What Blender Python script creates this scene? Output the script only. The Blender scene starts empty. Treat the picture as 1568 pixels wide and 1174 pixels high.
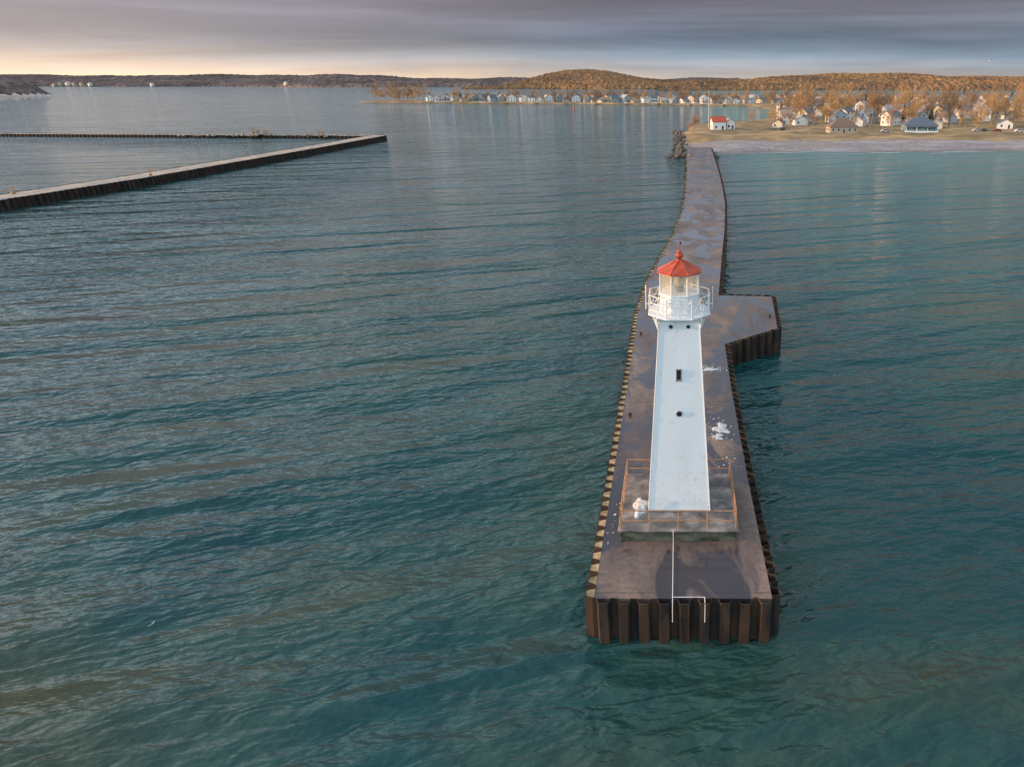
import bpy, math, random, bmesh
import numpy as np
from mathutils import Vector, Matrix
random.seed(7); rng=np.random.default_rng(7)
S=bpy.context.scene
S.view_settings.view_transform='Standard'
try: S.view_settings.look='None'
except: pass
S.view_settings.exposure=0

# ------------------------------------------------------------ node helpers
def mat(name):
    m=bpy.data.materials.new(name); m.use_nodes=True
    nt=m.node_tree; b=nt.nodes['Principled BSDF']; return m,nt,b
def ramp(nt,stops,fac=None):
    n=nt.nodes.new('ShaderNodeValToRGB'); e=n.color_ramp.elements
    while len(e)<len(stops): e.new(0.5)
    for i,(p,c) in enumerate(stops):
        e[i].position=p
        if not hasattr(c,'__len__'): c=(c,c,c)
        e[i].color=(*c[:3],1)
    if fac is not None: nt.links.new(fac,n.inputs[0])
    return n
def mixc(nt,fac,a,b,mode='MIX'):
    n=nt.nodes.new('ShaderNodeMix'); n.data_type='RGBA'; n.blend_type=mode
    for s,x in ((n.inputs[0],fac),(n.inputs[6],a),(n.inputs[7],b)):
        if isinstance(x,bpy.types.NodeSocket): nt.links.new(x,s)
        elif hasattr(x,'__len__'): s.default_value=(*x[:3],1)
        else: s.default_value=x
    return n.outputs[2]
def math_(nt,op,a,b=0.0,clamp=False):
    n=nt.nodes.new('ShaderNodeMath'); n.operation=op; n.use_clamp=clamp
    for s,x in ((n.inputs[0],a),(n.inputs[1],b)):
        if isinstance(x,bpy.types.NodeSocket): nt.links.new(x,s)
        else: s.default_value=x
    return n.outputs[0]
def noise(nt,scale,detail=4,rough=.55,msc=(1,1,1),rot=0,vec=None,dist=0):
    if vec is None:
        tc=nt.nodes.new('ShaderNodeTexCoord'); vec=tc.outputs['Object']
    mp=nt.nodes.new('ShaderNodeMapping'); mp.inputs['Scale'].default_value=msc
    if rot:
        m0=nt.nodes.new('ShaderNodeMapping'); m0.inputs['Rotation'].default_value=(0,0,math.radians(rot))
        nt.links.new(vec,m0.inputs[0]); vec=m0.outputs[0]
    nt.links.new(vec,mp.inputs[0])
    n=nt.nodes.new('ShaderNodeTexNoise'); n.inputs['Scale'].default_value=scale
    n.inputs['Detail'].default_value=detail; n.inputs['Roughness'].default_value=rough
    n.inputs['Distortion'].default_value=dist
    nt.links.new(mp.outputs[0],n.inputs['Vector']); return n.outputs[0]
def bump(nt,b,h,strength,dist):
    n=nt.nodes.new('ShaderNodeBump'); n.inputs['Strength'].default_value=strength; n.inputs['Distance'].default_value=dist
    nt.links.new(h,n.inputs['Height']); nt.links.new(n.outputs[0],b.inputs['Normal'])
def simple(name,c1,c2,scale=2,rough=.8,bmp=0,detail=5,msc=(1,1,1),lo=.35,hi=.65,metal=0):
    m,nt,b=mat(name)
    n=noise(nt,scale,detail,msc=msc)
    r=ramp(nt,[(lo,c1),(hi,c2)],n)
    nt.links.new(r.outputs[0],b.inputs['Base Color']); b.inputs['Roughness'].default_value=rough
    b.inputs['Metallic'].default_value=metal
    if bmp: bump(nt,b,n,.6,bmp)
    return m

# ------------------------------------------------------------ mesh builder
class MB:
    def __init__(s): s.v=[]; s.f=[]; s.m=[]
    def add(s,vs,fs,mi=0):
        o=len(s.v); s.v+= [tuple(v) for v in vs]; s.f+=[tuple(i+o for i in f) for f in fs]; s.m+=[mi]*len(fs)
    def box(s,x0,x1,y0,y1,z0,z1,mi=0):
        s.add([(x0,y0,z0),(x1,y0,z0),(x1,y1,z0),(x0,y1,z0),(x0,y0,z1),(x1,y0,z1),(x1,y1,z1),(x0,y1,z1)],
              [(0,3,2,1),(4,5,6,7),(0,1,5,4),(1,2,6,5),(2,3,7,6),(3,0,4,7)],mi)
    def cyl(s,p0,p1,r0,r1=None,n=8,mi=0,caps=True):
        if r1 is None: r1=r0
        p0=Vector(p0); p1=Vector(p1); d=(p1-p0).normalized()
        u=d.orthogonal().normalized(); w=d.cross(u)
        vs=[]
        for p,r in ((p0,r0),(p1,r1)):
            for i in range(n):
                a=2*math.pi*i/n; vs.append(p+u*(r*math.cos(a))+w*(r*math.sin(a)))
        fs=[(i,(i+1)%n,n+(i+1)%n,n+i) for i in range(n)]
        if caps: fs+=[tuple(range(n))[::-1],tuple(range(n,2*n))]
        s.add(vs,fs,mi)
    def rings(s,rings,mi=0,capb=True,capt=True):
        n=len(rings[0]); vs=[p for r in rings for p in r]; fs=[]
        for k in range(len(rings)-1):
            for i in range(n): fs.append((k*n+i,k*n+(i+1)%n,(k+1)*n+(i+1)%n,(k+1)*n+i))
        if capb: fs.append(tuple(range(n))[::-1])
        if capt: fs.append(tuple(range((len(rings)-1)*n,len(rings)*n)))
        s.add(vs,fs,mi)
    def build(s,name,mats,parent=None,smooth=False,loc=None,rotz=0,bevel=0):
        me=bpy.data.meshes.new(name); me.from_pydata(s.v,[],s.f)
        for m in mats: me.materials.append(m)
        me.polygons.foreach_set('material_index',s.m)
        if smooth: me.polygons.foreach_set('use_smooth',[True]*len(s.f))
        me.update()
        o=bpy.data.objects.new(name,me); S.collection.objects.link(o)
        if parent: o.parent=parent
        if loc: o.location=loc
        o.rotation_euler[2]=rotz
        if bevel:
            b=o.modifiers.new('b','BEVEL'); b.width=bevel; b.segments=2; b.limit_method='ANGLE'
        return o
def npobj(name,V,F,mats,midx=None,smooth=False):
    me=bpy.data.meshes.new(name); me.from_pydata(V.tolist() if hasattr(V,'tolist') else V,[],F.tolist() if hasattr(F,'tolist') else F)
    for m in mats: me.materials.append(m)
    if midx is not None: me.polygons.foreach_set('material_index',midx)
    if smooth: me.polygons.foreach_set('use_smooth',[True]*len(me.polygons))
    me.update(); o=bpy.data.objects.new(name,me); S.collection.objects.link(o); return o
def empty(name,loc=(0,0,0)):
    o=bpy.data.objects.new(name,None); S.collection.objects.link(o); o.location=loc; return o

# ------------------------------------------------------------ materials
M={}
M['rust']=simple('rusty_steel',(.007,.005,.005),(.105,.052,.022),1.1,.75,.03,8,(1,1,.3),.38,.85)
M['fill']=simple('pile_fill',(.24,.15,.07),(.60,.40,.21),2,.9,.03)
M['darkfill']=simple('shaded_fill',(.008,.007,.007),(.028,.022,.018),2,.7)  # near-black copy of the fill: pocket shade put into the colour
M['white']=simple('white_paint',(.74,.76,.76),(.82,.83,.83),1.5,.45)
M['rail']=simple('rusty_rail',(.30,.13,.05),(.50,.26,.12),3,.7)
M['railw']=simple('white_rail',(.75,.75,.74),(.55,.48,.42),5,.5,lo=.5,hi=.8)
M['red']=simple('red_roof_paint',(.36,.04,.012),(.56,.085,.025),3,.45)
M['dark']=simple('dark_glass',(.012,.014,.016),(.03,.03,.035),3,.2)
M['grey']=simple('grey_metal',(.16,.16,.16),(.28,.27,.25),4,.5)
M['snow']=simple('old_snow',(.60,.60,.62),(.30,.26,.23),3.5,.8,.05,6,lo=.42,hi=.72)
M['rock']=simple('rock',(.04,.035,.033),(.17,.14,.11),.8,.9,.1)
M['brass']=simple('lens',(.45,.36,.2),(.6,.5,.3),3,.2)
m,nt,b=mat('tower_paint')
n1=noise(nt,2.2,9,.68,msc=(1,1,.6)); n2=noise(nt,.7,5,msc=(1,1,.3))
c=mixc(nt,ramp(nt,[(.58,0),(.72,.6)],n1).outputs[0],(.80,.82,.82),(.46,.43,.38))
c=mixc(nt,ramp(nt,[(.4,0),(.8,.4)],n2).outputs[0],c,(.60,.65,.65))
tc=nt.nodes.new('ShaderNodeTexCoord'); sx=nt.nodes.new('ShaderNodeSeparateXYZ'); nt.links.new(tc.outputs['Object'],sx.inputs[0])
low=math_(nt,'MULTIPLY',math_(nt,'SUBTRACT',8.0,sx.outputs[2]),.25,True)
fl=noise(nt,5,8,.75)
c=mixc(nt,math_(nt,'MULTIPLY',low,ramp(nt,[(.56,0),(.63,.6)],fl).outputs[0]),c,(.42,.38,.34))
f=math_(nt,'FRACT',math_(nt,'MULTIPLY',sx.outputs[2],1/2.03)); seam=math_(nt,'LESS_THAN',f,.008)
c=mixc(nt,math_(nt,'MULTIPLY',seam,.25),c,(.4,.38,.36))
nt.links.new(c,b.inputs['Base Color']); b.inputs['Roughness'].default_value=.5; bump(nt,b,n1,.2,.02)
M['tower']=m
m,nt,b=mat('plinth_concrete')
n1=noise(nt,1.1,8,.6)
c=ramp(nt,[(.3,(.06,.053,.052)),(.5,(.17,.145,.13)),(.7,(.38,.31,.27))],n1).outputs[0]
nt.links.new(c,b.inputs['Base Color']); b.inputs['Roughness'].default_value=.7; bump(nt,b,n1,.5,.04)
M['plinth']=m
M['moss']=simple('mossy_concrete',(.025,.032,.02),(.12,.12,.085),1.4,.85,.05,7,(1,1,2))
def deckmat(name,dry,mid,wet,wr=.12,lo=.47,hi=.54):
    m,nt,b=mat(name)
    n1=noise(nt,.22,7,.6,msc=(1.3,.5,1)); n2=noise(nt,3,6,.7); n3=noise(nt,.30,5,.6,msc=(1,.55,1),dist=.8)
    base=ramp(nt,[(.34,mid),(.5,tuple((x*.6+y*.4) for x,y in zip(mid,dry))),(.66,dry)],n1).outputs[0]
    base=mixc(nt,.5,base,ramp(nt,[(.3,.3),(.7,1.4)],n2).outputs[0],'MULTIPLY')
    w=ramp(nt,[(lo,0),(hi,1)],n3).outputs[0]
    c=mixc(nt,w,base,wet)
    tc=nt.nodes.new('ShaderNodeTexCoord'); sx=nt.nodes.new('ShaderNodeSeparateXYZ'); nt.links.new(tc.outputs['Object'],sx.inputs[0])
    fr=math_(nt,'LESS_THAN',math_(nt,'FRACT',math_(nt,'MULTIPLY',sx.outputs[1],1/6.1)),.012)
    c=mixc(nt,math_(nt,'MULTIPLY',fr,.6),c,(.02,.018,.018))
    nt.links.new(c,b.inputs['Base Color'])
    r=ramp(nt,[(0,.65),(1,wr)],w).outputs[0]; nt.links.new(r,b.inputs['Roughness'])
    dryf=math_(nt,'MULTIPLY',n2,math_(nt,'SUBTRACT',1.05,w)); bump(nt,b,dryf,.35,.025); return m
M['deck']=deckmat('pier_deck_concrete',(.27,.18,.135),(.10,.072,.068),(.046,.036,.042))
M['deck2']=deckmat('breakwater_concrete',(.60,.45,.31),(.40,.29,.20),(.26,.2,.15),.5)
m,nt,b=mat('lantern_glass')
b.inputs['Base Color'].default_value=(.85,.72,.5,1); b.inputs['Roughness'].default_value=.05
b.inputs['Alpha'].default_value=.3; M['glass']=m

# ------------------------------------------------------------ water
m,nt,b=mat('lake_water')
tc=nt.nodes.new('ShaderNodeTexCoord'); vec=tc.outputs['Object']
sx=nt.nodes.new('ShaderNodeSeparateXYZ'); nt.links.new(vec,sx.inputs[0])
big=noise(nt,.035,3,.5,vec=vec,dist=.5)
c=ramp(nt,[(.3,(.004,.046,.052)),(.5,(.007,.062,.062)),(.68,(.020,.062,.046))],big).outputs[0]
nearf=ramp(nt,[(0,1),(1,0)],math_(nt,'MULTIPLY',math_(nt,'SUBTRACT',sx.outputs[1],20),1/45,True)).outputs[0]
c=mixc(nt,math_(nt,'MULTIPLY',nearf,math_(nt,'MULTIPLY',ramp(nt,[(.4,0),(.62,1)],big).outputs[0],.75)),c,(.055,.065,.036))
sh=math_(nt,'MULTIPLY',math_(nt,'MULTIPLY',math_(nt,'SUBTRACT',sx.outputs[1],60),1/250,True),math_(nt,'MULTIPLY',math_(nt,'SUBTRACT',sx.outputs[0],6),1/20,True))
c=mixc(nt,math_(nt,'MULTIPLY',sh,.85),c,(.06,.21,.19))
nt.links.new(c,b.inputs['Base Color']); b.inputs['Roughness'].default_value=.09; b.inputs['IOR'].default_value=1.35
w1=noise(nt,.9,2,.55,msc=(.42,1,1),rot=-14,vec=vec,dist=.4)
w2=noise(nt,2.4,2,.55,msc=(.5,1,1),rot=-2,vec=vec)
w3=noise(nt,.13,1,.5,msc=(.2,1,1),rot=-18,vec=vec,dist=.6)
w4=noise(nt,.36,2,.5,msc=(.4,1,1),rot=6,vec=vec)
gust=ramp(nt,[(.35,.6),(.65,1.25)],noise(nt,.02,3,.5,msc=(.5,1,1),rot=-15,vec=vec)).outputs[0]
h=math_(nt,'ADD',math_(nt,'MULTIPLY',gust,math_(nt,'ADD',math_(nt,'MULTIPLY',w1,.72),math_(nt,'MULTIPLY',w2,.16))),math_(nt,'ADD',math_(nt,'MULTIPLY',w3,3.6),math_(nt,'MULTIPLY',w4,.75)))
bump(nt,b,h,1.0,1.0)
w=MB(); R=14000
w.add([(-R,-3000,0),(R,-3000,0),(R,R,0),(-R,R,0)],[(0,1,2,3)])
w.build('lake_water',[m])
w=MB(); w.add([(-R,-3000,-6),(R,-3000,-6),(R,R,-6),(-R,R,-6)],[(0,1,2,3)])
w.build('lake_bed',[simple('lake_bed_sand',(.1,.1,.07),(.2,.18,.12),.1)])

# ------------------------------------------------------------ sheet-pile pier
def walls(mb,outline,ztop,fills,period=1.1,depth=.42,zbot=-5.5,closed=True,mi=0):
    n=len(outline); T=.06
    for i in range(n if closed else n-1):
        A=Vector((*outline[i],0)); B=Vector((*outline[(i+1)%n],0)); d=B-A; ln=d.length; d.normalize()
        nr=Vector((d.y,-d.x,0)); k=max(1,round(ln/period)); p=ln/k
        seq=[]
        for j in range(k):
            for fr,o in ((0,0),(.22,0),(.36,1),(.80,1),(.94,0)):
                seq.append((A+d*(p*(j+fr)),o,j))
        seq.append((B.copy(),0,k))
        fm,fz=fills[i] if i<len(fills) else fills[-1]
        zt=lambda j: ztop+random.Random(j*7+i).uniform(-.03,.05)
        for (a,oa,ja),(c,oc,jc) in zip(seq[:-1],seq[1:]):
            pa=a+nr*(oa*depth); pc=c+nr*(oc*depth)
            za=zt(ja)
            ia=a+nr*(oa*depth-T); ic=c+nr*(oc*depth-T)
            mb.add([(pa.x,pa.y,zbot),(pc.x,pc.y,zbot),(pc.x,pc.y,za),(pa.x,pa.y,za),
                    (ia.x,ia.y,za),(ic.x,ic.y,za),(ia.x,ia.y,za-1.2),(ic.x,ic.y,za-1.2)],
                   [(0,1,2,3),(3,2,5,4),(4,5,7,6)],mi)
            if oa or oc:
                a2=a-nr*.08; c2=c-nr*.08; zf=ztop+fz+random.Random(ja*3+i).uniform(-.04,.03)
                mb.add([(a2.x,a2.y,zf),(c2.x,c2.y,zf),(ic.x,ic.y,zf),(ia.x,ia.y,zf)],[(0,3,2,1)],fm)
DZ=2.6
left=[(-4.6,30),(-4.65,42),(-4.75,60),(-4.9,80),(-4.2,95),(-2.7,110),(-1.0,125),(.6,148),(1.5,172),(2.3,222),(3.0,300)]
right=[(5,30),(4.8,42),(4.7,58),(4.8,69.3),(10.9,74.4),(11.8,87),(5.1,87.6),(6.6,108),(8.4,131),(10.2,160),(11.2,190),(11.9,224),(12.9,300)]
outline=[left[0]]+right+left[:0:-1]
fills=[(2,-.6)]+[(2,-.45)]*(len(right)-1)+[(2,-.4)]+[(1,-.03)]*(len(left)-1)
pier=empty('lighthouse_pier')
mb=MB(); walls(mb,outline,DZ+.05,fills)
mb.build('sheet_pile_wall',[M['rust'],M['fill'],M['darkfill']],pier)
mb=MB()
def inset(o,d):
    r=[]
    n=len(o)
    for i in range(n):
        p=Vector(o[i]); a=(Vector(o[i])-Vector(o[i-1])).normalized(); c=(Vector(o[(i+1)%n])-Vector(o[i])).normalized()
        na=Vector((-a.y,a.x)); nc=Vector((-c.y,c.x)); s=na+nc
        s=s/max(.3,s.dot(na)); r.append((p.x+s.x*d,p.y+s.y*d))
    return r
io=inset(outline,.08)
mb.rings([[(x,y,DZ-.6) for x,y in io],[(x,y,DZ) for x,y in io]],capb=False)
mb.build('deck',[M['deck']],pier)
mb=MB()
pts=[(-.35,35.0,3.5),(-.35,35.0,2.63),(-.35,30.15,2.63),(1.35,30.15,2.63)]
for a,c_ in zip(pts[:-1],pts[1:]): mb.cyl(a,c_,.02,n=8)
for lx in (.1,.5):
    mb.cyl((lx,29.52,2.7),(lx,29.52,.2),.02,mi=1)
for lx in (-.35,1.35): mb.cyl((lx,30.15,2.63),(lx,29.53,2.63),.02); mb.cyl((lx,29.53,2.66),(lx,29.53,1.5),.02)
for z in np.arange(.4,2.6,.3): mb.cyl((.1,29.52,z),(.5,29.52,z),.015,n=6,mi=1)
mb.build('conduit_and_ladder',[M['railw'],M['rust']],pier)
for (x,y) in [(-4.0,52),(-4.1,72),(10.4,78),(.2,118),(3.2,180)]:
    b_=MB(); b_.cyl((x,y,DZ),(x,y,DZ+.3),.10,.09,12); b_.cyl((x,y,DZ+.3),(x,y,DZ+.38),.15,.15,12); b_.cyl((x-.18,y,DZ+.2),(x+.18,y,DZ+.2),.03)
    b_.build('bollard',[M['rust']])

# ------------------------------------------------------------ lighthouse
LH=empty('lighthouse',(0,0,0)); CY=38.9; PZ=3.43
mb=MB(); mb.box(-3.5,3.4,35.14,41.5,DZ+.002,PZ-.12,1); mb.box(-3.62,3.52,35.02,41.62,PZ-.12,PZ,0)
mb.build('plinth',[M['plinth'],M['moss']],LH,bevel=.03)
b0,t0,ht=1.88,1.11,12.2
mb=MB()
def sq(h,z,cy=CY): return [(-h,cy-h,z),(h,cy-h,z),(h,cy+h,z),(-h,cy+h,z)]
mb.rings([sq(b0+.06,PZ+.002),sq(b0+.055,PZ+.10)],1)
mb.rings([sq(b0,PZ+.10),sq(t0,PZ+ht)])
mb.build('tower',[M['tower'],M['grey']],LH,bevel=.02)
mb=MB()
for sxx in (-1,1):
    for syy in (-1,1):
        mb.cyl((sxx*b0,CY+syy*b0,PZ+.1),(sxx*t0,CY+syy*t0,PZ+ht),.035,n=6)
mb.build('corner_angles',[M['white']],LH)
def yf(z): return CY-(b0-(b0-t0)*(z-PZ)/ht)
mb=MB()
def port(x,z,r):
    y=yf(z)
    mb.cyl((x,y+.05,z),(x,y-.06,z),r*1.3,n=20,mi=0)
    mb.cyl((x,y-.055,z),(x,y-.075,z),r,n=20,mi=1)
port(0,9.9,.14); port(-.47,15.12,.09); port(.5,15.12,.09)
z=12.3; y=yf(z)
mb.box(-.18,.12,y-.06,y+.1,z-.33,z+.33,0); mb.box(-.14,.08,y-.075,y-.05,z-.28,z+.28,1)
mb.box(-.21,.15,y-.10,y+.1,z-.38,z-.33,0)
mb.build('windows',[M['grey'],M['dark']],LH)
def octo(r,z,cy=CY,n=8,off=math.pi/8):
    R_=r/math.cos(math.pi/n); return [(R_*math.cos(off+2*math.pi*i/n),cy+R_*math.sin(off+2*math.pi*i/n),z) for i in range(n)]
GZ=PZ+ht
mb=MB(); mb.rings([sq(t0+.02,GZ-.25),sq(t0+.12,GZ-.12),sq(t0+.16,GZ)])
mb.rings([octo(1.68,GZ+.002),octo(1.75,GZ+.03),octo(1.75,GZ+.09)])
for sx_ in (-1,1):
    for yy in (-.8,0,.8):
        x1=1.65*sx_ if yy==0 else 1.5*sx_
        mb.cyl((t0*sx_,CY+yy,GZ-1.0),(x1,CY+yy*.9,GZ),.045,n=6)
    for sy_ in (-1,1): mb.cyl((t0*sx_,CY+t0*sy_,GZ-1.0),(1.27*sx_,CY+1.27*sy_,GZ),.05,n=6)
mb.build('gallery',[M['white']],LH)
mb=MB(); c8=octo(1.68,0)
RH=1.15
for i in range(8):
    a=Vector(c8[i]); c_=Vector(c8[(i+1)%8])
    mb.cyl((a.x,a.y,GZ+.08),(a.x,a.y,GZ+RH),.034)
    mm=(a+c_)/2; mb.cyl((mm.x,mm.y,GZ+.08),(mm.x,mm.y,GZ+RH),.022)
    for hh in (.35,.75,RH): mb.cyl((a.x,a.y,GZ+hh),(c_.x,c_.y,GZ+hh),.026,n=6)
    mb.cyl((a.x,a.y,GZ+.12),(mm.x,mm.y,GZ+RH),.015,n=5); mb.cyl((mm.x,mm.y,GZ+.12),(a.x,a.y,GZ+RH),.015,n=5)
    mb.cyl((c_.x,c_.y,GZ+.12),(mm.x,mm.y,GZ+RH),.015,n=5); mb.cyl((mm.x,mm.y,GZ+.12),(c_.x,c_.y,GZ+RH),.015,n=5)
mb.cyl((1.9,CY+.3,GZ+.1),(1.9,CY+.3,GZ+1.4),.03); mb.cyl((-1.9,CY+.2,GZ+.1),(-1.9,CY+.2,GZ+1.5),.03)
mb.cyl((1.68,CY+.3,GZ+.4),(1.9,CY+.3,GZ+.4),.03); mb.cyl((-1.68,CY+.2,GZ+.4),(-1.9,CY+.2,GZ+.4),.03)
mb.build('gallery_railing',[M['railw']],LH)
LW=1.08
mb=MB(); mb.rings([octo(LW,GZ+.092),octo(LW,GZ+1.15)],0)
mb.rings([octo(LW+.05,GZ+1.15),octo(LW+.05,GZ+1.22)],0)
c8=octo(LW-.02,0)
for i in range(8):
    a=c8[i]; mb.cyl((a[0],a[1],GZ+1.22),(a[0],a[1],GZ+2.36),.04,n=6)
mb.rings([octo(LW+.02,GZ+2.30),octo(LW+.02,GZ+2.38)],0,capt=False)
for sx_ in (-.55,.55): mb.cyl((sx_,CY-LW-.02,GZ+.8),(sx_,CY-LW+.05,GZ+.8),.07,n=12)
mb.build('lantern_room',[M['white']],LH)
mb=MB(); mb.rings([octo(LW-.05,GZ+1.22),octo(LW-.05,GZ+2.34)],capb=False,capt=False); mb.build('lantern_glass',[M['glass']],LH)
mb=MB(); mb.cyl((0,CY,GZ+1.16),(0,CY,GZ+1.5),.25,n=16,mi=1)
mb.rings([[(r*math.cos(a),CY+r*math.sin(a),GZ+zz) for a in np.linspace(0,2*math.pi,16,endpoint=False)] for r,zz in ((.2,1.5),(.3,1.65),(.33,1.8),(.3,1.95),(.2,2.1))],0)
mb.build('lens',[M['brass'],M['grey']],LH)
RZ=GZ+2.36
mb=MB(); mb.rings([octo(1.14,RZ-.02),octo(1.22,RZ),octo(1.22,RZ+.05),octo(.75,RZ+.30),octo(.2,RZ+.58),octo(.15,RZ+.66)])
mb.rings([[(r*math.cos(a),CY+r*math.sin(a),RZ+zz) for a in np.linspace(0,2*math.pi,16,endpoint=False)] for r,zz in ((.10,.66),(.11,.72),(.19,.78),(.22,.88),(.19,.98),(.10,1.05),(.14,1.08),(.10,1.16))])
mb.cyl((0,CY,RZ+1.16),(0,CY,RZ+1.85),.022,.012)
for i,(x,y,_) in enumerate(octo(1.2,0)):
    mb.cyl((x,y,RZ+.06),(x*.16,CY+(y-CY)*.16,RZ+.6),.02,n=5)
mb.build('roof',[M['red']],LH)
mb=MB(); zb,zt=PZ,PZ+1.22
cor=[(-3.45,35.25),(3.35,35.25),(3.35,41.35),(-3.45,41.35)]
for i in range(4):
    a=Vector(cor[i]); c_=Vector(cor[(i+1)%4])
    for k in range(4):
        p=a.lerp(c_,k/4); mb.cyl((p.x,p.y,zb),(p.x,p.y,zt),.035)
    for hh in (.55,1.22): mb.cyl((a.x,a.y,zb+hh),(c_.x,c_.y,zb+hh),.032)
mb.build('plinth_railing',[M['rail']],LH)

def lump(name,cx,cy,z0,rx,ry,h,seed,m_):
    n=22; V=[];F=[]; r=random.Random(seed)
    ph=[r.uniform(0,6.28) for _ in range(6)]
    for i in range(n+1):
        for j in range(n+1):
            u=-1+2*i/n; v=-1+2*j/n
            d=math.hypot(u,v)
            a=math.atan2(v,u); lim=1+.25*math.sin(3*a+ph[0])+.2*math.sin(5*a+ph[1])
            e=max(0,1-(d/lim*1.3)**2)
            z=h*e*(1+.35*math.sin(u*5+ph[2])*math.cos(v*6+ph[3]))+r.uniform(-.08,.08)*h
            V.append((cx+u*rx,cy+v*ry,z0+z-(.05 if e<=0 else 0)))
    for i in range(n):
        for j in range(n):
            a=i*(n+1)+j; F.append((a,a+n+1,a+n+2,a+1))
    return npobj(name,V,F,[m_],smooth=True)
lump('snow_pile',-2.4,37.5,PZ,.6,1.2,.4,1,M['snow'])
lump('snow_patch',3.3,50.0,DZ,.75,1.2,.06,5,M['snow']); lump('snow_patch',3.0,48.6,DZ,.5,.7,.04,6,M['snow']); lump('snow_patch',2.9,62.4,DZ,.9,.5,.03,7,M['snow'])

# ------------------------------------------------------------ outer breakwaters
wp=empty('west_pier')
rt=[(-160,60),(-156,165),(-150.5,208),(-146.5,300),(-145,371)]
lf=[(-153,374),(-154.5,300),(-158.5,208),(-164.5,165),(-168.5,60)]
o2=rt+lf
mb=MB(); walls(mb,o2,2.45,[(2,-.4)]*4+[(2,-.3)]+[(1,-.1)]*5,period=1.6,depth=.5); mb.build('sheet_pile_wall',[M['rust'],M['fill'],M['darkfill']],wp)
mb=MB(); i2=inset(o2,.1); mb.rings([[(x,y,1.6) for x,y in i2],[(x,y,2.4) for x,y in i2]],capb=False); mb.build('deck',[M['deck2']],wp)
bw=empty('breakwater')
o3=[(-700,428),(-363,399),(-155,383),(-155,387),(-363,403),(-700,432)]
mb=MB(); walls(mb,o3,1.35,[(2,-.2)]*6,period=2.2,depth=.5); mb.build('sheet_pile_wall',[M['rust'],M['fill'],M['darkfill']],bw)
mb=MB(); i3=inset(o3,.1); mb.rings([[(x,y,.8) for x,y in i3],[(x,y,1.3) for x,y in i3]],capb=False); mb.build('deck',[M['deck2']],bw)
def marker(x,y,z,h=3):
    m_=MB(); m_.cyl((x,y,z),(x,y,z+h),.14,.1,8,0); m_.box(x-.4,x+.4,y-.06,y+.06,z+h-.2,z+h+.6,1); m_.cyl((x,y,z),(x,y,z+.5),.5,.4,8,1)
    m_.build('marker_post',[M['grey'],M['rail']])
marker(-161,176,2.4,1.3); marker(-152.5,212,2.4,1.0); marker(3.6,268,DZ,2.5)

bm=bmesh.new(); bmesh.ops.create_icosphere(bm,subdivisions=2,radius=1); BV=np.array([v.co[:] for v in bm.verts]); BF=np.array([[v.index for v in f.verts] for f in bm.faces]); bm.free()
def rocks(name,pts,rmin,rmax,m_,flat_=.7):
    V=[];F=[];o=0
    for (x,y,z) in pts:
        s=rng.uniform(rmin,rmax); v=BV.copy()
        for _ in range(6):
            d=rng.normal(size=3); d/=np.linalg.norm(d); k=rng.uniform(.45,.8); pr=v@d
            v-=np.outer(np.maximum(pr-k,0),d)
        v*=s*rng.uniform(.6,1.3,size=3)*np.array([1,1,flat_])
        V.append(v+[x,y,z]); F.append(BF+o); o+=len(v)
    return npobj(name,np.vstack(V),np.vstack(F),[m_])
pts=[(rng.normal(.4,1.5),rng.uniform(284,430),rng.uniform(-.2,1.0)) for _ in range(200)]
pts+=[(rng.normal(-2.2,2.0),rng.uniform(284,296),rng.uniform(-.3,.4)) for _ in range(36)]
pts+=[(rng.uniform(12.5,15),rng.uniform(285,306),rng.uniform(-.3,.6)) for _ in range(24)]
rocks('riprap',pts,.5,1.3,M['rock'])
rocks('rubble_mound',[(-218+rng.normal(0,3.0),386+rng.normal(0,1.3),1.3+abs(rng.normal(0,.8))) for _ in range(60)]+[(-183+rng.normal(0,3),385+rng.normal(0,1),1.3+abs(rng.normal(0,.4))) for _ in range(25)]+[(rng.uniform(-260,-160),388,1.3) for _ in range(50)],.5,1.2,simple('pale_rock',(.2,.16,.12),(.5,.40,.30),.8,.9))
pts=[]
for cx,cy,sx_,sy_,n in [(3.25,49.7,.5,1.0,50),(3.0,62.5,.8,.5,50),(3.3,45,.5,1.4,22),(-4.0,37.5,.18,2.2,14),(2.6,53,.4,1.2,12)]:
    for _ in range(n): pts.append((min(rng.normal(cx,sx_),4.5),rng.normal(cy,sy_),DZ+.01))
rocks('ice_fragments',pts,.02,.09,M['snow'],.5)

# ------------------------------------------------------------ land
poly=np.array([(1.5,296),(0,350),(1.8,419),(9.5,499),(27,525),(55,535),(73,605),(90,765),(80,862),(0,902),(-150,940),(-300,965),(-409,981),(-420,1005),(-390,1050),(-200,1045),(100,1080),(400,1062),(900,1070),(1900,1050),(1900,300),(600,326),(145,313),(60,311),(14,303)])
def sdist(X,Y,P):
    d=np.full(X.shape,1e9); ins=np.zeros(X.shape,bool); n=len(P)
    for i in range(n):
        a=P[i]; b_=P[(i+1)%n]; e=b_-a
        t=np.clip(((X-a[0])*e[0]+(Y-a[1])*e[1])/(e@e),0,1)
        d=np.minimum(d,np.hypot(X-a[0]-t*e[0],Y-a[1]-t*e[1]))
        c=(a[1]>Y)!=(b_[1]>Y)
        with np.errstate(divide='ignore',invalid='ignore'):
            xi=a[0]+(Y-a[1])*(b_[0]-a[0])/(b_[1]-a[1] if b_[1]!=a[1] else 1e-9)
        ins^=c&(X<xi)
    return np.where(ins,d,-d)
def wob(x,y): return .25*np.sin(x*.13+1.3*np.sin(y*.07))+.2*np.sin(y*.17+x*.05)+.15*np.sin(x*.41+y*.3)
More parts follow.
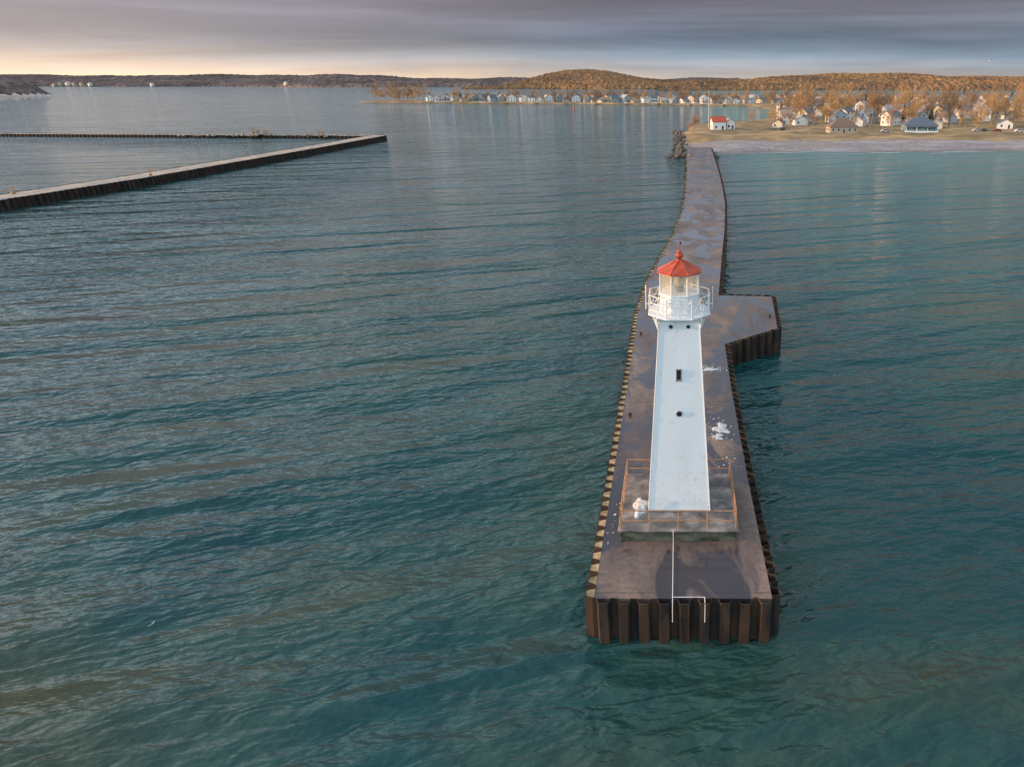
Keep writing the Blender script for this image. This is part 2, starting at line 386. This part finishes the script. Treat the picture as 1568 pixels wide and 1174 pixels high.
def landz(x,y):
    x=np.asarray(x,float); y=np.asarray(y,float)
    s=sdist(x+2*np.sin(y*.11),y+2.0*np.sin(x*.09)+1.0*np.sin(x*.31),poly)
    beach=(y<360)
    return np.where(s<0,np.maximum(s*.15,-2.5),np.where(beach,np.minimum(s*.06,1.8),np.minimum(s*.35,1.8)))+wob(x,y)*np.clip(s/10,0,1)
xs=np.concatenate([np.arange(-440,-20,6),np.arange(-20,180,2.5),np.arange(180,700,6),np.arange(700,1900,24)])
ys=np.concatenate([np.arange(284,440,2.5),np.arange(440,1100,6)])
X,Y=np.meshgrid(xs,ys,indexing='ij'); Z=landz(X,Y)
V=np.stack([X.ravel(),Y.ravel(),Z.ravel()],1); ny=len(ys)
I,J=np.meshgrid(np.arange(len(xs)-1),np.arange(ny-1),indexing='ij'); a=(I*ny+J).ravel()
F=np.stack([a,a+ny,a+ny+1,a+1],1); zz=V[:,2][F]; F=F[zz.max(1)>-1.2]
m,nt,b=mat('sand_and_winter_grass')
n1=noise(nt,.05,6,.65); n2=noise(nt,.6,5,.6); n3=noise(nt,.09,4,.6,msc=(.3,1,1))
tc=nt.nodes.new('ShaderNodeTexCoord'); sx=nt.nodes.new('ShaderNodeSeparateXYZ'); nt.links.new(tc.outputs['Object'],sx.inputs[0])
inl=math_(nt,'MULTIPLY',math_(nt,'SUBTRACT',math_(nt,'ADD',sx.outputs[1],math_(nt,'MULTIPLY',n1,60)),372),1/14,True)
sand=ramp(nt,[(.35,(.17,.145,.14)),(.65,(.32,.27,.26))],n2).outputs[0]
sand=mixc(nt,ramp(nt,[(.5,0),(.62,.6)],n3).outputs[0],sand,(.42,.40,.43))
gr=ramp(nt,[(.35,(.12,.085,.035)),(.5,(.27,.17,.075)),(.65,(.46,.30,.14))],n1).outputs[0]
gr=mixc(nt,.5,gr,ramp(nt,[(.3,.5),(.7,1.4)],n2).outputs[0],'MULTIPLY')
c=mixc(nt,inl,sand,gr)
wet=math_(nt,'SUBTRACT',1.0,math_(nt,'MULTIPLY',sx.outputs[2],2.5,True))
c=mixc(nt,math_(nt,'MULTIPLY',wet,.6),c,(.10,.085,.08))
nt.links.new(c,b.inputs['Base Color']); b.inputs['Roughness'].default_value=.9; bump(nt,b,n2,.6,.3)
npobj('land',V,F,[m],smooth=True)
fx=np.arange(14,400,1.0); V=[];F=[]
for band,(off,wd) in enumerate(((-1.2,.8),(-4.5,.45),(-9,.3))):
    o=len(V)
    for i,x in enumerate(fx):
        y=np.interp(x,[14,60,145,600],[303,311,313,326])-2*math.sin(x*.09)-math.sin(x*.31)+off+.8*math.sin(x*.21+band*2)
        wv=wd*max(0.02,.6+.5*math.sin(x*.17+band)+random.uniform(-.3,.3))
        V+=[(x,y-wv,.035+.004*band),(x,y+wv,.035+.004*band)]
        if i and not (band and math.sin(x*.05+band*1.7)<-.1): F.append((o+2*i-2,o+2*i,o+2*i+1,o+2*i-1))
npobj('shore_foam',V,F,[simple('foam',(.6,.6,.62),(.4,.42,.45),1,.8)])
shoreY=lambda x: float(np.interp(x,[-409,-300,-150,0,80],[981,965,940,902,862]))
for x in range(-290,60,38):
    y=shoreY(x); mb=MB(); mb.box(-.9,.9,-11,6,.85,1.0,0)
    for k in range(5):
        for s in (-.85,.85): mb.cyl((s,-10.5+k*3.5,-3),(s,-10.5+k*3.5,1.6),.14,n=6,mi=1)
    mb.build('dock',[M['fill'],M['rust']],loc=(x,y,0),rotz=-.15)

# ------------------------------------------------------------ wooded far shores
def canopy(name,xs,front,top,depth,rows,base,m_,jit=4.5,seed=1):
    r=np.random.default_rng(seed); n=len(xs); V=[];
    for k in range(rows):
        f=k/(rows-1)
        yy=front(xs)+depth*f
        prof=base+(top(xs)-base)*np.sin(min(1,f*1.15)*math.pi/2)
        prof=np.minimum(prof,top(xs))
        z=prof+r.uniform(-jit,jit,n) if k>0 else np.full(n,-1.0)
        if k==1: z=np.minimum(base,top(xs))*.6+r.uniform(-jit,jit,n)*.6
        V.append(np.stack([xs+r.uniform(-2.5,2.5,n),yy+r.uniform(-3,3,n)-(0 if k!=1 else depth/(rows-1)*.8),z],1))
    V=np.vstack(V); K,I=np.meshgrid(np.arange(rows-1),np.arange(n-1),indexing='ij'); a=(K*n+I).ravel()
    F=np.stack([a,a+1,a+n+1,a+n],1)
    T=np.concatenate([F[:,[0,1,2]],F[:,[0,2,3]]])
    return npobj(name,V,T,[m_])
def forest(name,c1,c2,c3,green=.8,gl=.42):
    m,nt,b=mat(name); n=noise(nt,.06,6,.8,msc=(1,.5,1)); n2=noise(nt,.006,5,.6)
    c=ramp(nt,[(.3,c1),(.5,c2),(.72,c3)],n).outputs[0]
    c=mixc(nt,ramp(nt,[(gl,0),(gl+.2,green)],n2).outputs[0],c,(.07,.055,.05))
    nt.links.new(c,b.inputs['Base Color']); b.inputs['Roughness'].default_value=1; b.inputs['Specular IOR Level'].default_value=0
    return m
FW=forest('winter_woods',(.12,.09,.10),(.20,.145,.13),(.34,.22,.14),.55)  # pale purple tint puts distance haze into the woods' colour
FO=forest('winter_woods_hill',(.16,.09,.055),(.27,.15,.075),(.40,.23,.11),.55,.46)
xs=np.arange(-6500,300,8.0)
front_shore=lambda x:3150+160*np.sin(x/520)+60*np.sin(x/170)
canopy('wooded_shore',xs,front_shore,
  lambda x:np.interp(x,[-6500,-3300,-2900,-2500,-2100,-1700,-1200,-700,300],[40,42,47,41,50,46,34,30,30])+4*np.sin(x/140)+2*np.sin(x/47),700,34,10,FW,4.5,3)
xs=np.arange(-680,60,5.0)
canopy('wooded_hill',xs,lambda x:2420+30*np.sin(x/90),
  lambda x:np.interp(x,[-680,-600,-548,-470,-400,-330,-260,-200,-140,-80,60],[4,8,24,46,57,60,55,44,33,27,18]),380,46,7,FO,3.4,4)
xs=np.arange(-60,3200,6.5)
canopy('wooded_ridge',xs,lambda x:2050+90*np.sin(x/300),
  lambda x:np.interp(x,[-60,60,250,380,600,900,1200,3200],[16,21,26,43,45,38,37,36])+3*np.sin(x/90)+2*np.sin(x/37),600,42,9,FO,3.6,5)
xs=np.arange(-2000,-1150,5.0)
canopy('wooded_headland',xs,lambda x:1255+8*np.sin(x/60),
  lambda x:np.interp(x,[-2000,-1260,-1205,-1175,-1150],[33,31,28,18,1]),160,30,9,FW,3.0,6)

# ------------------------------------------------------------ trees
def make_tree(seed,H,levels,kids,tw,spread=.55):
    r=random.Random(seed); V=[];F=[]
    def seg(p,q,r0,r1,n):
        d=(q-p).normalized(); u=d.orthogonal().normalized(); w_=d.cross(u); o=len(V)
        for pt,rr in ((p,r0),(q,r1)):
            for i in range(n):
                a=6.2832*i/n; V.append(tuple(pt+u*(rr*math.cos(a))+w_*(rr*math.sin(a))))
        for i in range(n): F.append((o+i,o+(i+1)%n,o+n+(i+1)%n,o+n+i))
    def sliver(p,q,wd):
        d=(q-p).normalized(); s=d.cross(Vector((r.uniform(-1,1),r.uniform(-1,1),r.uniform(-1,1)))).normalized()*wd; o=len(V)
        V.extend([tuple(p-s),tuple(p+s),tuple(q)]); F.append((o,o+1,o+2))
    def br(p,d,L,rad,lv):
        if lv>=levels: sliver(p,p+d*L,tw); return
        mid=p+d*(L*.5)+Vector((r.uniform(-1,1),r.uniform(-1,1),r.uniform(-.3,.6)))*L*.07
        d2=(d+Vector((r.uniform(-.3,.3),r.uniform(-.3,.3),r.uniform(0,.3)))).normalized(); q=mid+d2*(L*.5)
        n=5 if lv<2 else 3
        seg(p,mid,rad,rad*.75,n); seg(mid,q,rad*.75,rad*.5,n)
        k=kids[min(lv,len(kids)-1)]
        for i in range(k):
            t=r.uniform(.35,1) if lv else r.uniform(.25,.95)
            b_=p.lerp(mid,t*2) if t<.5 else mid.lerp(q,t*2-1)
            a=6.2832*(i/k)+r.uniform(-.6,.6); u=d.orthogonal().normalized(); w_=d.cross(u)
            side=u*math.cos(a)+w_*math.sin(a)
            sp=spread*r.uniform(.7,1.4)+(.15 if lv==0 else 0)
            nd=(d*math.cos(sp)+side*math.sin(sp)+Vector((0,0,.12))).normalized()
            br(b_,nd,L*r.uniform(.5,.72)*(1 if lv else .85),rad*.5,lv+1)
        br(q,d2,L*(.6 if lv else .7),rad*.45,lv+1)
    br(Vector((0,0,-.3)),Vector((r.uniform(-.05,.05),r.uniform(-.05,.05),1)).normalized(),H*.48,H*.022,0)
    return np.array(V),F
bark=simple('bare_twigs_golden',(.32,.19,.09),(.56,.34,.15),.25,1,0,3)
barkd=simple('bare_twigs',(.16,.11,.075),(.33,.21,.12),.25,1,0,3)
tmpl=[]
for i,(H,sp) in enumerate([(16,.6),(18,.5),(14,.75),(17,.62),(13,.55)]):
    V_,F_=make_tree(30+i,H,5,[7,5,3,3,2],.04,sp)
    me=bpy.data.meshes.new('bare_tree'); me.from_pydata(V_.tolist(),[],F_); me.materials.append(bark if i%2==0 else barkd); tmpl.append(me)
def tree(x,y,s=1,k=None):
    o=bpy.data.objects.new('bare_tree',tmpl[random.randrange(5) if k is None else k]); S.collection.objects.link(o)
    o.location=(x,y,float(landz(x,y))-.1); o.scale=(s,s,s*random.uniform(.9,1.1)); o.rotation_euler[2]=random.uniform(0,6.28)
for x,y,s in [(58,448,1.1),(66,452,1.0),(88,455,1.2),(98,480,1.2),(112,440,1.3),(128,490,1.2),(134,435,1.3),(146,470,1.1),(158,442,1.1),(172,462,1.1),(186,450,1.25),(196,440,1.1),(205,432,.9),(84,520,1.35),(92,560,1.4),(120,530,1.4),(150,520,1.3),(215,450,1.1),(9,440,.45),(6,450,.5),(12,470,.5),(48,500,.7),(178,500,1.3),(225,500,1.3),(100,432,.6),(118,426,.65),(168,425,.6),(192,415,.7),(76,430,.6),(-218,387,.42),(-213,388,.3),(-184,386,.3)]:
    if x<-100:
        o=bpy.data.objects.new('shrub',tmpl[2]); S.collection.objects.link(o); o.location=(x,y,1.2); o.scale=(s,s,s*.8)
    else: tree(x,y,s)
lowt=[make_tree(60+i,H,4,[6,5,3,3],.10,sp) for i,(H,sp) in enumerate([(15,.6),(17,.55),(13,.7),(16,.65)])]
def mass(name,pts,m_,T=None):
    T=T or lowt
    V=[];F=[];o=0
    for (x,y,z,s) in pts:
        v,f=T[rng.integers(len(T))]; a=rng.uniform(0,6.28); ca,sa=math.cos(a),math.sin(a)
        vv=np.stack([(v[:,0]*ca-v[:,1]*sa)*s+x,(v[:,0]*sa+v[:,1]*ca)*s+y,v[:,2]*s+z],1)
        V.append(vv); F+= [tuple(i+o for i in q) for q in f]; o+=len(v)
    return npobj(name,np.vstack(V),F,[m_])
def inside(x,y,mn): return float(sdist(np.array(x,float),np.array(y,float),poly))>mn
P1=[];P2=[]
for _ in range(330):
    y=rng.uniform(480,1045); x=rng.uniform(60,.52*y)
    if inside(x,y,10): (P1 if rng.random()<.45 else P2).append((x,y,float(landz(x,y)),rng.uniform(.45,1.05)))
for _ in range(200):
    x=rng.uniform(-330,90); y=shoreY(x)+(rng.uniform(8,14) if rng.random()<.15 else rng.uniform(32,100))
    if inside(x,y,5): (P1 if rng.random()<.5 else P2).append((x,y,1.5,rng.uniform(.4,1.0)))
for _ in range(14):
    x=rng.uniform(-405,-325); y=rng.uniform(990,1040)
    P2.append((x,y,1.5,rng.uniform(.8,1.4)))
P2+=[(-398,1000,1.2,1.6),(-372,998,1.2,1.5),(-342,992,1.2,1.6),(-388,996,1.2,1.2)]
mass('distant_trees',P1,barkd); mass('distant_golden_trees',P2,bark)
def conifer(seed,H=13):
    r=random.Random(seed); V=[];F=[]
    for i in range(420):
        t=r.uniform(.08,1)**.8; a=r.uniform(0,6.28); R0=(1-t)*H*.24+.15; rr=R0*r.uniform(.75,1.15); zz=t*H
        ca,sa=math.cos(a),math.sin(a); w_=r.uniform(.25,.6)*(1.1-t); o=len(V)
        V.extend([(ca*rr*.15,sa*rr*.15,zz+.3),(ca*rr-sa*w_,sa*rr+ca*w_,zz-.5),(ca*rr+sa*w_,sa*rr-ca*w_,zz-.7)]); F.append((o,o+1,o+2))
    return np.array(V),F
P3=[]
for _ in range(80):
    y=rng.uniform(500,1045); x=rng.uniform(70,.52*y)
    if inside(x,y,12): P3.append((x,y,1.5,rng.uniform(.6,1.1)))
for _ in range(20):
    x=rng.uniform(-300,80); P3.append((x,shoreY(x)+rng.uniform(45,85),1.5,rng.uniform(.5,1.0)))
mass('distant_conifers',P3,simple('conifer_needles',(.02,.03,.012),(.06,.07,.03),.4,1),[conifer(1),conifer(2,11)])

# ------------------------------------------------------------ houses
def flat(name,c,rough=.7): return simple(name,tuple(x*.88 for x in c),c,1.2,rough)
WALL=[flat('siding_white',(.80,.76,.70)),flat('siding_cream',(.66,.55,.38)),flat('siding_blue',(.32,.38,.44)),flat('siding_grey',(.48,.47,.46)),flat('siding_tan',(.48,.37,.25)),flat('siding_green',(.25,.32,.27)),flat('siding_red',(.34,.12,.08))]
ROOF=[flat('shingle_grey',(.16,.16,.17)),flat('shingle_brown',(.20,.13,.09)),flat('shingle_light',(.40,.38,.36)),flat('shingle_slate',(.11,.13,.16))]
TRIM=M['white']; WIN=M['dark']
def house(name,x,y,w,d,h,rh,wm,rm,rot=0,hip=False,z=None,gable_front=True,porch=False,storeys=1,chim=True):
    mb=MB()
    hw,hd=w/2,d/2; ov=.45
    mb.box(-hw,hw,-hd,hd,-1,h,0)
    if hip:
        r=[(-hw-ov,-hd-ov),(hw+ov,-hd-ov),(hw+ov,hd+ov),(-hw-ov,hd+ov)]; k=max(0,hw-hd)
        vs=[(a,b_,h-.1) for a,b_ in r]+[(a,b_,h+.08) for a,b_ in r]+[(-k,0,h+rh),(k,0,h+rh)]
        mb.add(vs,[(0,1,5,4),(1,2,6,5),(2,3,7,6),(3,0,4,7),(4,5,9,8),(5,6,9),(6,7,8,9),(7,4,8),(3,2,1,0)],1)
    elif gable_front:
        mb.add([(-hw,-hd,h),(hw,-hd,h),(0,-hd,h+rh-.1),(-hw,hd,h),(hw,hd,h),(0,hd,h+rh-.1)],[(0,1,2),(4,3,5)],0)
        sl=rh/hw
        for s in (-1,1):
            e=(s*(hw+ov),h-ov*sl)
            vs=[(e[0],-hd-ov,e[1]),(e[0],hd+ov,e[1]),(0,hd+ov,h+rh),(0,-hd-ov,h+rh)]
            vs+=[(a,b_,c_+.18) for a,b_,c_ in vs]; mb.add(vs,[(0,1,2,3),(4,7,6,5),(0,4,5,1),(3,2,6,7),(0,3,7,4),(1,5,6,2)],1)
    else:
        mb.add([(-hw,-hd,h),(-hw,hd,h),(-hw,0,h+rh-.1),(hw,-hd,h),(hw,hd,h),(hw,0,h+rh-.1)],[(1,0,2),(3,4,5)],0)
        sl=rh/hd
        for s in (-1,1):
            e=(s*(hd+ov),h-ov*sl)
            vs=[(-hw-ov,e[0],e[1]),(hw+ov,e[0],e[1]),(hw+ov,0,h+rh),(-hw-ov,0,h+rh)]
            vs+=[(a,b_,c_+.18) for a,b_,c_ in vs]; mb.add(vs,[(0,1,2,3),(4,7,6,5),(0,4,5,1),(3,2,6,7),(0,3,7,4),(1,5,6,2)],1)
    for st in range(storeys):
        zc=1.6+st*2.8; n=max(2,int(w/2.8))
        for i in range(n):
            xc=-hw+w*(i+.5)/n
            if st==0 and i==n//2:
                mb.box(xc-.6,xc+.6,-hd-.06,-hd,0,2.25,2); mb.box(xc-.48,xc+.48,-hd-.09,-hd-.05,.05,2.1,3 if rng.random()<.5 else 0); continue
            mb.box(xc-.62,xc+.62,-hd-.06,-hd,zc-.75,zc+.75,2); mb.box(xc-.5,xc+.5,-hd-.09,-hd-.05,zc-.63,zc+.63,3)
        n=max(2,int(d/3.2))
        for s in (-1,1):
            for i in range(n):
                yc=-hd+d*(i+.5)/n; x0,x1=(hw,hw+.06) if s>0 else (-hw-.06,-hw)
                mb.box(x0,x1,yc-.6,yc+.6,zc-.7,zc+.7,2); x0,x1=(hw+.05,hw+.09) if s>0 else (-hw-.09,-hw-.05)
                mb.box(x0,x1,yc-.48,yc+.48,zc-.58,zc+.58,3)
    if porch:
        mb.box(-hw,hw,-hd-2.4,-hd-.1,-1,.35,2)
        for px in (-hw+.15,0-w*.17,w*.17,hw-.15): mb.box(px-.1,px+.1,-hd-2.3,-hd-2.1,.35,2.5,2)
        mb.add([(-hw-.2,-hd-2.7,2.45),(hw+.2,-hd-2.7,2.45),(hw+.2,-hd-.1,3.1),(-hw-.2,-hd-.1,3.1),(-hw-.2,-hd-2.7,2.6),(hw+.2,-hd-2.7,2.6),(hw+.2,-hd-.1,3.25),(-hw-.2,-hd-.1,3.25)],[(0,3,2,1),(4,5,6,7),(0,1,5,4),(1,2,6,5),(3,0,4,7)],1)
    if chim: mb.box(hw*.4,hw*.4+.8,-.4,.4,h,h+rh+.7,4)
    return mb.build(name,[wm,rm,TRIM,WIN,WALL[6]],loc=(x,y,float(landz(x,y)) if z is None else z),rotz=rot)
R_=random.Random(4)
x=-322
while x<84:
    y=shoreY(x)+19+R_.uniform(-3,5)
    w=R_.uniform(7,11); st=R_.choice([1,2,2])
    house('cottage',x,y,w,R_.uniform(9,13),3.0 if st==1 else 5.6,R_.uniform(2.4,3.6),R_.choice(WALL[:6]+[WALL[0]]*3),R_.choice(ROOF),R_.uniform(.1,.75)-(.0),gable_front=R_.random()<.7,porch=R_.random()<.4,storeys=st,z=1.8)
    x+=w+R_.uniform(1.5,4.5)
x=-300
while x<60:
    y=shoreY(x)+52+R_.uniform(-4,8)
    w=R_.uniform(7,10)
    house('cottage',x,y,w,9,5.6,2.8,R_.choice(WALL[:5]),R_.choice(ROOF),R_.uniform(-.8,-.2),z=1.8,storeys=2)
    x+=w+R_.uniform(6,18)
placed=[]
tries=0
while len(placed)<165 and tries<9000:
    tries+=1
    y=R_.uniform(470,1030); x=R_.uniform(60,.5*y)
    if not inside(x,y,12) or any(math.hypot(x-a,y-b_)<14 for a,b_ in placed): continue
    placed.append((x,y)); st=R_.choice([1,2,2]); w=R_.uniform(7,11)
    house('village_house',x,y,w,R_.uniform(8,11),3.0 if st==1 else 5.6,R_.uniform(2.4,3.4),R_.choice(WALL[:5]+[WALL[0]]*4+[WALL[1]]*2),R_.choice(ROOF+[ROOF[2]]),R_.choice([R_.uniform(-1.0,-.3),R_.uniform(.1,.8)]),gable_front=R_.random()<.5,porch=R_.random()<.3,storeys=st)
house('lifeboat_station',22,428,7.5,8,4.4,2.4,WALL[0],M['red'],.15,gable_front=False,storeys=1,chim=False)
house('boat_shed',28.5,432,4.5,9,4.2,1.2,WALL[0],ROOF[2],.15,storeys=1,chim=False)
house('picnic_pavilion',88,408,15,10,3.0,4.2,WALL[4],ROOF[1],0.05,hip=True,chim=False)
house('bath_house',131,412,17,10,3.2,3.6,flat('siding_teal',(.16,.28,.30)),ROOF[3],-.05,hip=True,porch=True,chim=False)
house('store',75,470,8,8,3.2,2.4,WALL[0],ROOF[2],.1); house('store',150,440,7,7,3.0,2.2,WALL[1],ROOF[2],-.4); house('store',188,436,8,7,3.0,2.2,WALL[0],ROOF[0],-.3); house('store',58,440,6,6,2.8,2.0,WALL[1],ROOF[1],-.4); house('store',108,455,7,7,3,2.2,WALL[0],ROOF[2],-.5)
for i in range(20):
    xx=R_.uniform(-2980,-2780) if i<8 else (R_.uniform(-2680,-2480) if i<14 else R_.uniform(-2950,-1500))
    yy=float(front_shore(xx))+R_.uniform(-4,10)
    house('shore_house',xx,yy,R_.uniform(9,22),12,R_.choice([6,9]),5,R_.choice([WALL[0],WALL[1],WALL[4]]),R_.choice([ROOF[1],ROOF[2]]),R_.uniform(-.9,-.3),z=R_.uniform(2,7),gable_front=False,storeys=2,chim=False)
mb=MB(); mb.cyl((17,438,1.5),(17,438,21.5),.18,.10,8); mb.cyl((17,438,21.5),(17,438,21.8),.22,.22,8); mb.cyl((15.4,438,15.5),(18.6,438,15.5),.06)
mb.build('flagpole',[M['railw']])
for x,y in [(60,402),(112,398),(150,396),(178,400)]:
    mb=MB(); z=float(landz(x,y)); mb.cyl((x,y,z),(x,y,z+7),.12,.08,8); mb.cyl((x,y,z+7),(x+1.4,y,z+7.3),.06); mb.box(x+1.1,x+1.9,y-.15,y+.15,z+7.2,z+7.4)
    mb.build('lamp_post',[M['grey']])
paint=[flat('car_paint_silver',(.5,.5,.52),.3),flat('car_paint_dark',(.04,.05,.08),.3),flat('car_paint_red',(.35,.04,.03),.3),flat('car_paint_white',(.75,.75,.75),.3)]
for i,(x,y,r_) in enumerate([(160,405,.1),(164,405.3,1.5),(171,404.6,.08),(183,405.5,.1),(110,402,.1),(58,424,1.2)]):
    mb=MB()
    prof=[(-2.2,.35),(2.2,.35),(2.25,.75),(1.3,.95),(.6,1.42),(-1.1,1.45),(-1.9,1.0),(-2.25,.9)]
    mb.rings([[(a,-.88,b_) for a,b_ in prof],[(a,.88,b_) for a,b_ in prof]],0)
    mb.add([(1.22,-.885,.98),(.58,-.885,1.36),(-1.05,-.885,1.38),(-1.7,-.885,1.0)],[(0,1,2,3)],1)
    mb.add([(1.32,-.8,.96),(1.32,.8,.96),(.64,.75,1.41),(.64,-.75,1.41)],[(0,1,2,3)],1)
    for wx in (-1.4,1.4):
        for wy in (-.92,.92): mb.cyl((wx,wy-.1,.33),(wx,wy+.1,.33),.33,n=14,mi=1)
    mb.build('parked_car',[paint[i%4],M['dark']],loc=(x,y,float(landz(x,y))),rotz=r_)
bx,by=-105,760
mb=MB(); mb.cyl((bx,by,-.5),(bx,by,.8),1.2,1.1,14,0); mb.cyl((bx,by,.8),(bx,by,3.6),.75,.25,10,0); mb.cyl((bx,by,3.6),(bx,by,4.3),.3,.3,10,1)
mb.build('channel_buoy',[M['red'],M['grey']])
def gull(x,y,z,s,rot,fly=False):
    mb=MB(); C=[( -.30,.02,.03,.10),(-.2,.06,.05,.08),(-.05,.10,.085,.06),(.1,.09,.08,.07),(.2,.05,.055,.12),(.25,.045,.05,.19),(.31,.045,.045,.22),(.36,.02,.02,.21)]
    mb.rings([[(cx,ry*math.cos(a),cz+rz*math.sin(a)) for a in np.linspace(0,6.283,10,endpoint=False)] for cx,ry,rz,cz in C],0)
    mb.cyl((.35,0,.21),(.43,0,.19),.012,.004,6,1)
    for sgn in (-1,1):
        if fly: mb.add([(.12,sgn*.06,.12),(-.08,sgn*.06,.12),(-.06,sgn*.35,.24),(.12,sgn*.33,.25),(-.12,sgn*.7,.18)],[(0,1,2,3),(3,2,4)],2)
        else: mb.add([(.12,sgn*.10,.10),(-.1,sgn*.11,.11),(-.38,sgn*.03,.15),(-.1,sgn*.03,.17),(.1,sgn*.04,.16)],[(0,1,2,3,4)],2)
    o=mb.build('gull',[M['snow'],M['rail'],M['grey']],smooth=True,loc=(x,y,z),rotz=rot); o.scale=(s,s,s)
gull(-29.3,31,-.02,.6,.9); gull(60,150,31,1.3,2.6,True)

# ------------------------------------------------------------ light
ELEV=9.5; AZ=-95.0
e=math.radians(ELEV); a=math.radians(AZ)
sd=Vector((math.sin(a)*math.cos(e),math.cos(a)*math.cos(e),math.sin(e)))
L=bpy.data.lights.new('sun','SUN'); L.energy=5; L.angle=math.radians(.6); L.color=(1,.59,.27)
lo=bpy.data.objects.new('sun',L); S.collection.objects.link(lo); lo.rotation_euler=sd.to_track_quat('Z','Y').to_euler(); lo.location=(-100,0,60)
W=bpy.data.worlds.new('World'); S.world=W; W.use_nodes=True; nt=W.node_tree; nt.nodes.clear()
out=nt.nodes.new('ShaderNodeOutputWorld'); mx=nt.nodes.new('ShaderNodeMixShader'); mx.inputs[0].default_value=.88
b1=nt.nodes.new('ShaderNodeBackground'); b1.inputs[1].default_value=.10
sky=nt.nodes.new('ShaderNodeTexSky'); sky.sky_type='NISHITA'; sky.sun_disc=False; sky.sun_elevation=e; sky.sun_rotation=a
nt.links.new(sky.outputs[0],b1.inputs[0])
b2=nt.nodes.new('ShaderNodeBackground'); b2.inputs[1].default_value=1.0
tc=nt.nodes.new('ShaderNodeTexCoord'); g=tc.outputs['Generated']; sx=nt.nodes.new('ShaderNodeSeparateXYZ'); nt.links.new(g,sx.inputs[0])
z=math_(nt,'MAXIMUM',sx.outputs[2],0)
wz=math_(nt,'MAXIMUM',math_(nt,'ADD',z,math_(nt,'MULTIPLY',math_(nt,'SUBTRACT',noise(nt,1.0,5,.55,msc=(2.2,2.2,14),vec=g,dist=.3),.5),.045)),0)
col=ramp(nt,[(0,(.52,.46,.42)),(.010,(.36,.38,.42)),(.026,(.20,.27,.36)),(.046,(.105,.145,.22)),(.068,(.17,.18,.25)),(.10,(.17,.15,.205)),(.16,(.34,.40,.50)),(.3,(.46,.55,.67)),(.6,(.50,.61,.74)),(1,(.55,.66,.76))],wz).outputs[0]
st=noise(nt,1.0,6,.55,msc=(1.4,1.4,26),vec=g,dist=.4)
col=mixc(nt,1.0,col,ramp(nt,[(.3,.65),(.5,1.0),(.7,1.5)],st).outputs[0],'MULTIPLY')
lf=math_(nt,'MULTIPLY',math_(nt,'MULTIPLY',sx.outputs[0],-1),1/.9,True)
lf2=math_(nt,'MULTIPLY',math_(nt,'ADD',math_(nt,'MULTIPLY',sx.outputs[0],-1),.25),1/1.0,True)
lowz=math_(nt,'POWER',math_(nt,'SUBTRACT',1,math_(nt,'MULTIPLY',wz,9,True)),4)
midz=math_(nt,'SUBTRACT',1,math_(nt,'MULTIPLY',z,1.1,True))
hiz=math_(nt,'MULTIPLY',math_(nt,'MULTIPLY',math_(nt,'SUBTRACT',z,.10),8,True),math_(nt,'SUBTRACT',1,math_(nt,'MULTIPLY',z,.7,True)))
g1=mixc(nt,1.0,(1.15,.66,.20),math_(nt,'MULTIPLY',lf,lowz),'MULTIPLY')
g2=mixc(nt,1.0,(.40,.29,.25),math_(nt,'MULTIPLY',math_(nt,'POWER',lf,1.5),midz),'MULTIPLY')
g4=mixc(nt,1.0,(1.0,1.10,1.28),math_(nt,'MULTIPLY',lf2,hiz),'MULTIPLY')
for gg in (g1,g2,g4): col=mixc(nt,1.0,col,gg,'ADD')
bk=math_(nt,'MULTIPLY',math_(nt,'MULTIPLY',sx.outputs[1],-1),1.0,True)
g3=mixc(nt,1.0,(.58,.82,.98),bk,'MULTIPLY'); col=mixc(nt,1.0,col,g3,'ADD')
nt.links.new(col,b2.inputs[0])
nt.links.new(b1.outputs[0],mx.inputs[1]); nt.links.new(b2.outputs[0],mx.inputs[2]); nt.links.new(mx.outputs[0],out.inputs[0])

# ------------------------------------------------------------ camera
cd=bpy.data.cameras.new('camera'); co=bpy.data.objects.new('camera',cd); S.collection.objects.link(co)
cd.sensor_width=36; cd.lens=24.98; cd.shift_x=-.1633; cd.clip_start=.5; cd.clip_end=30000
co.location=(0,0,27.8); co.rotation_euler=(math.radians(90-23.14),0,0)
S.camera=co
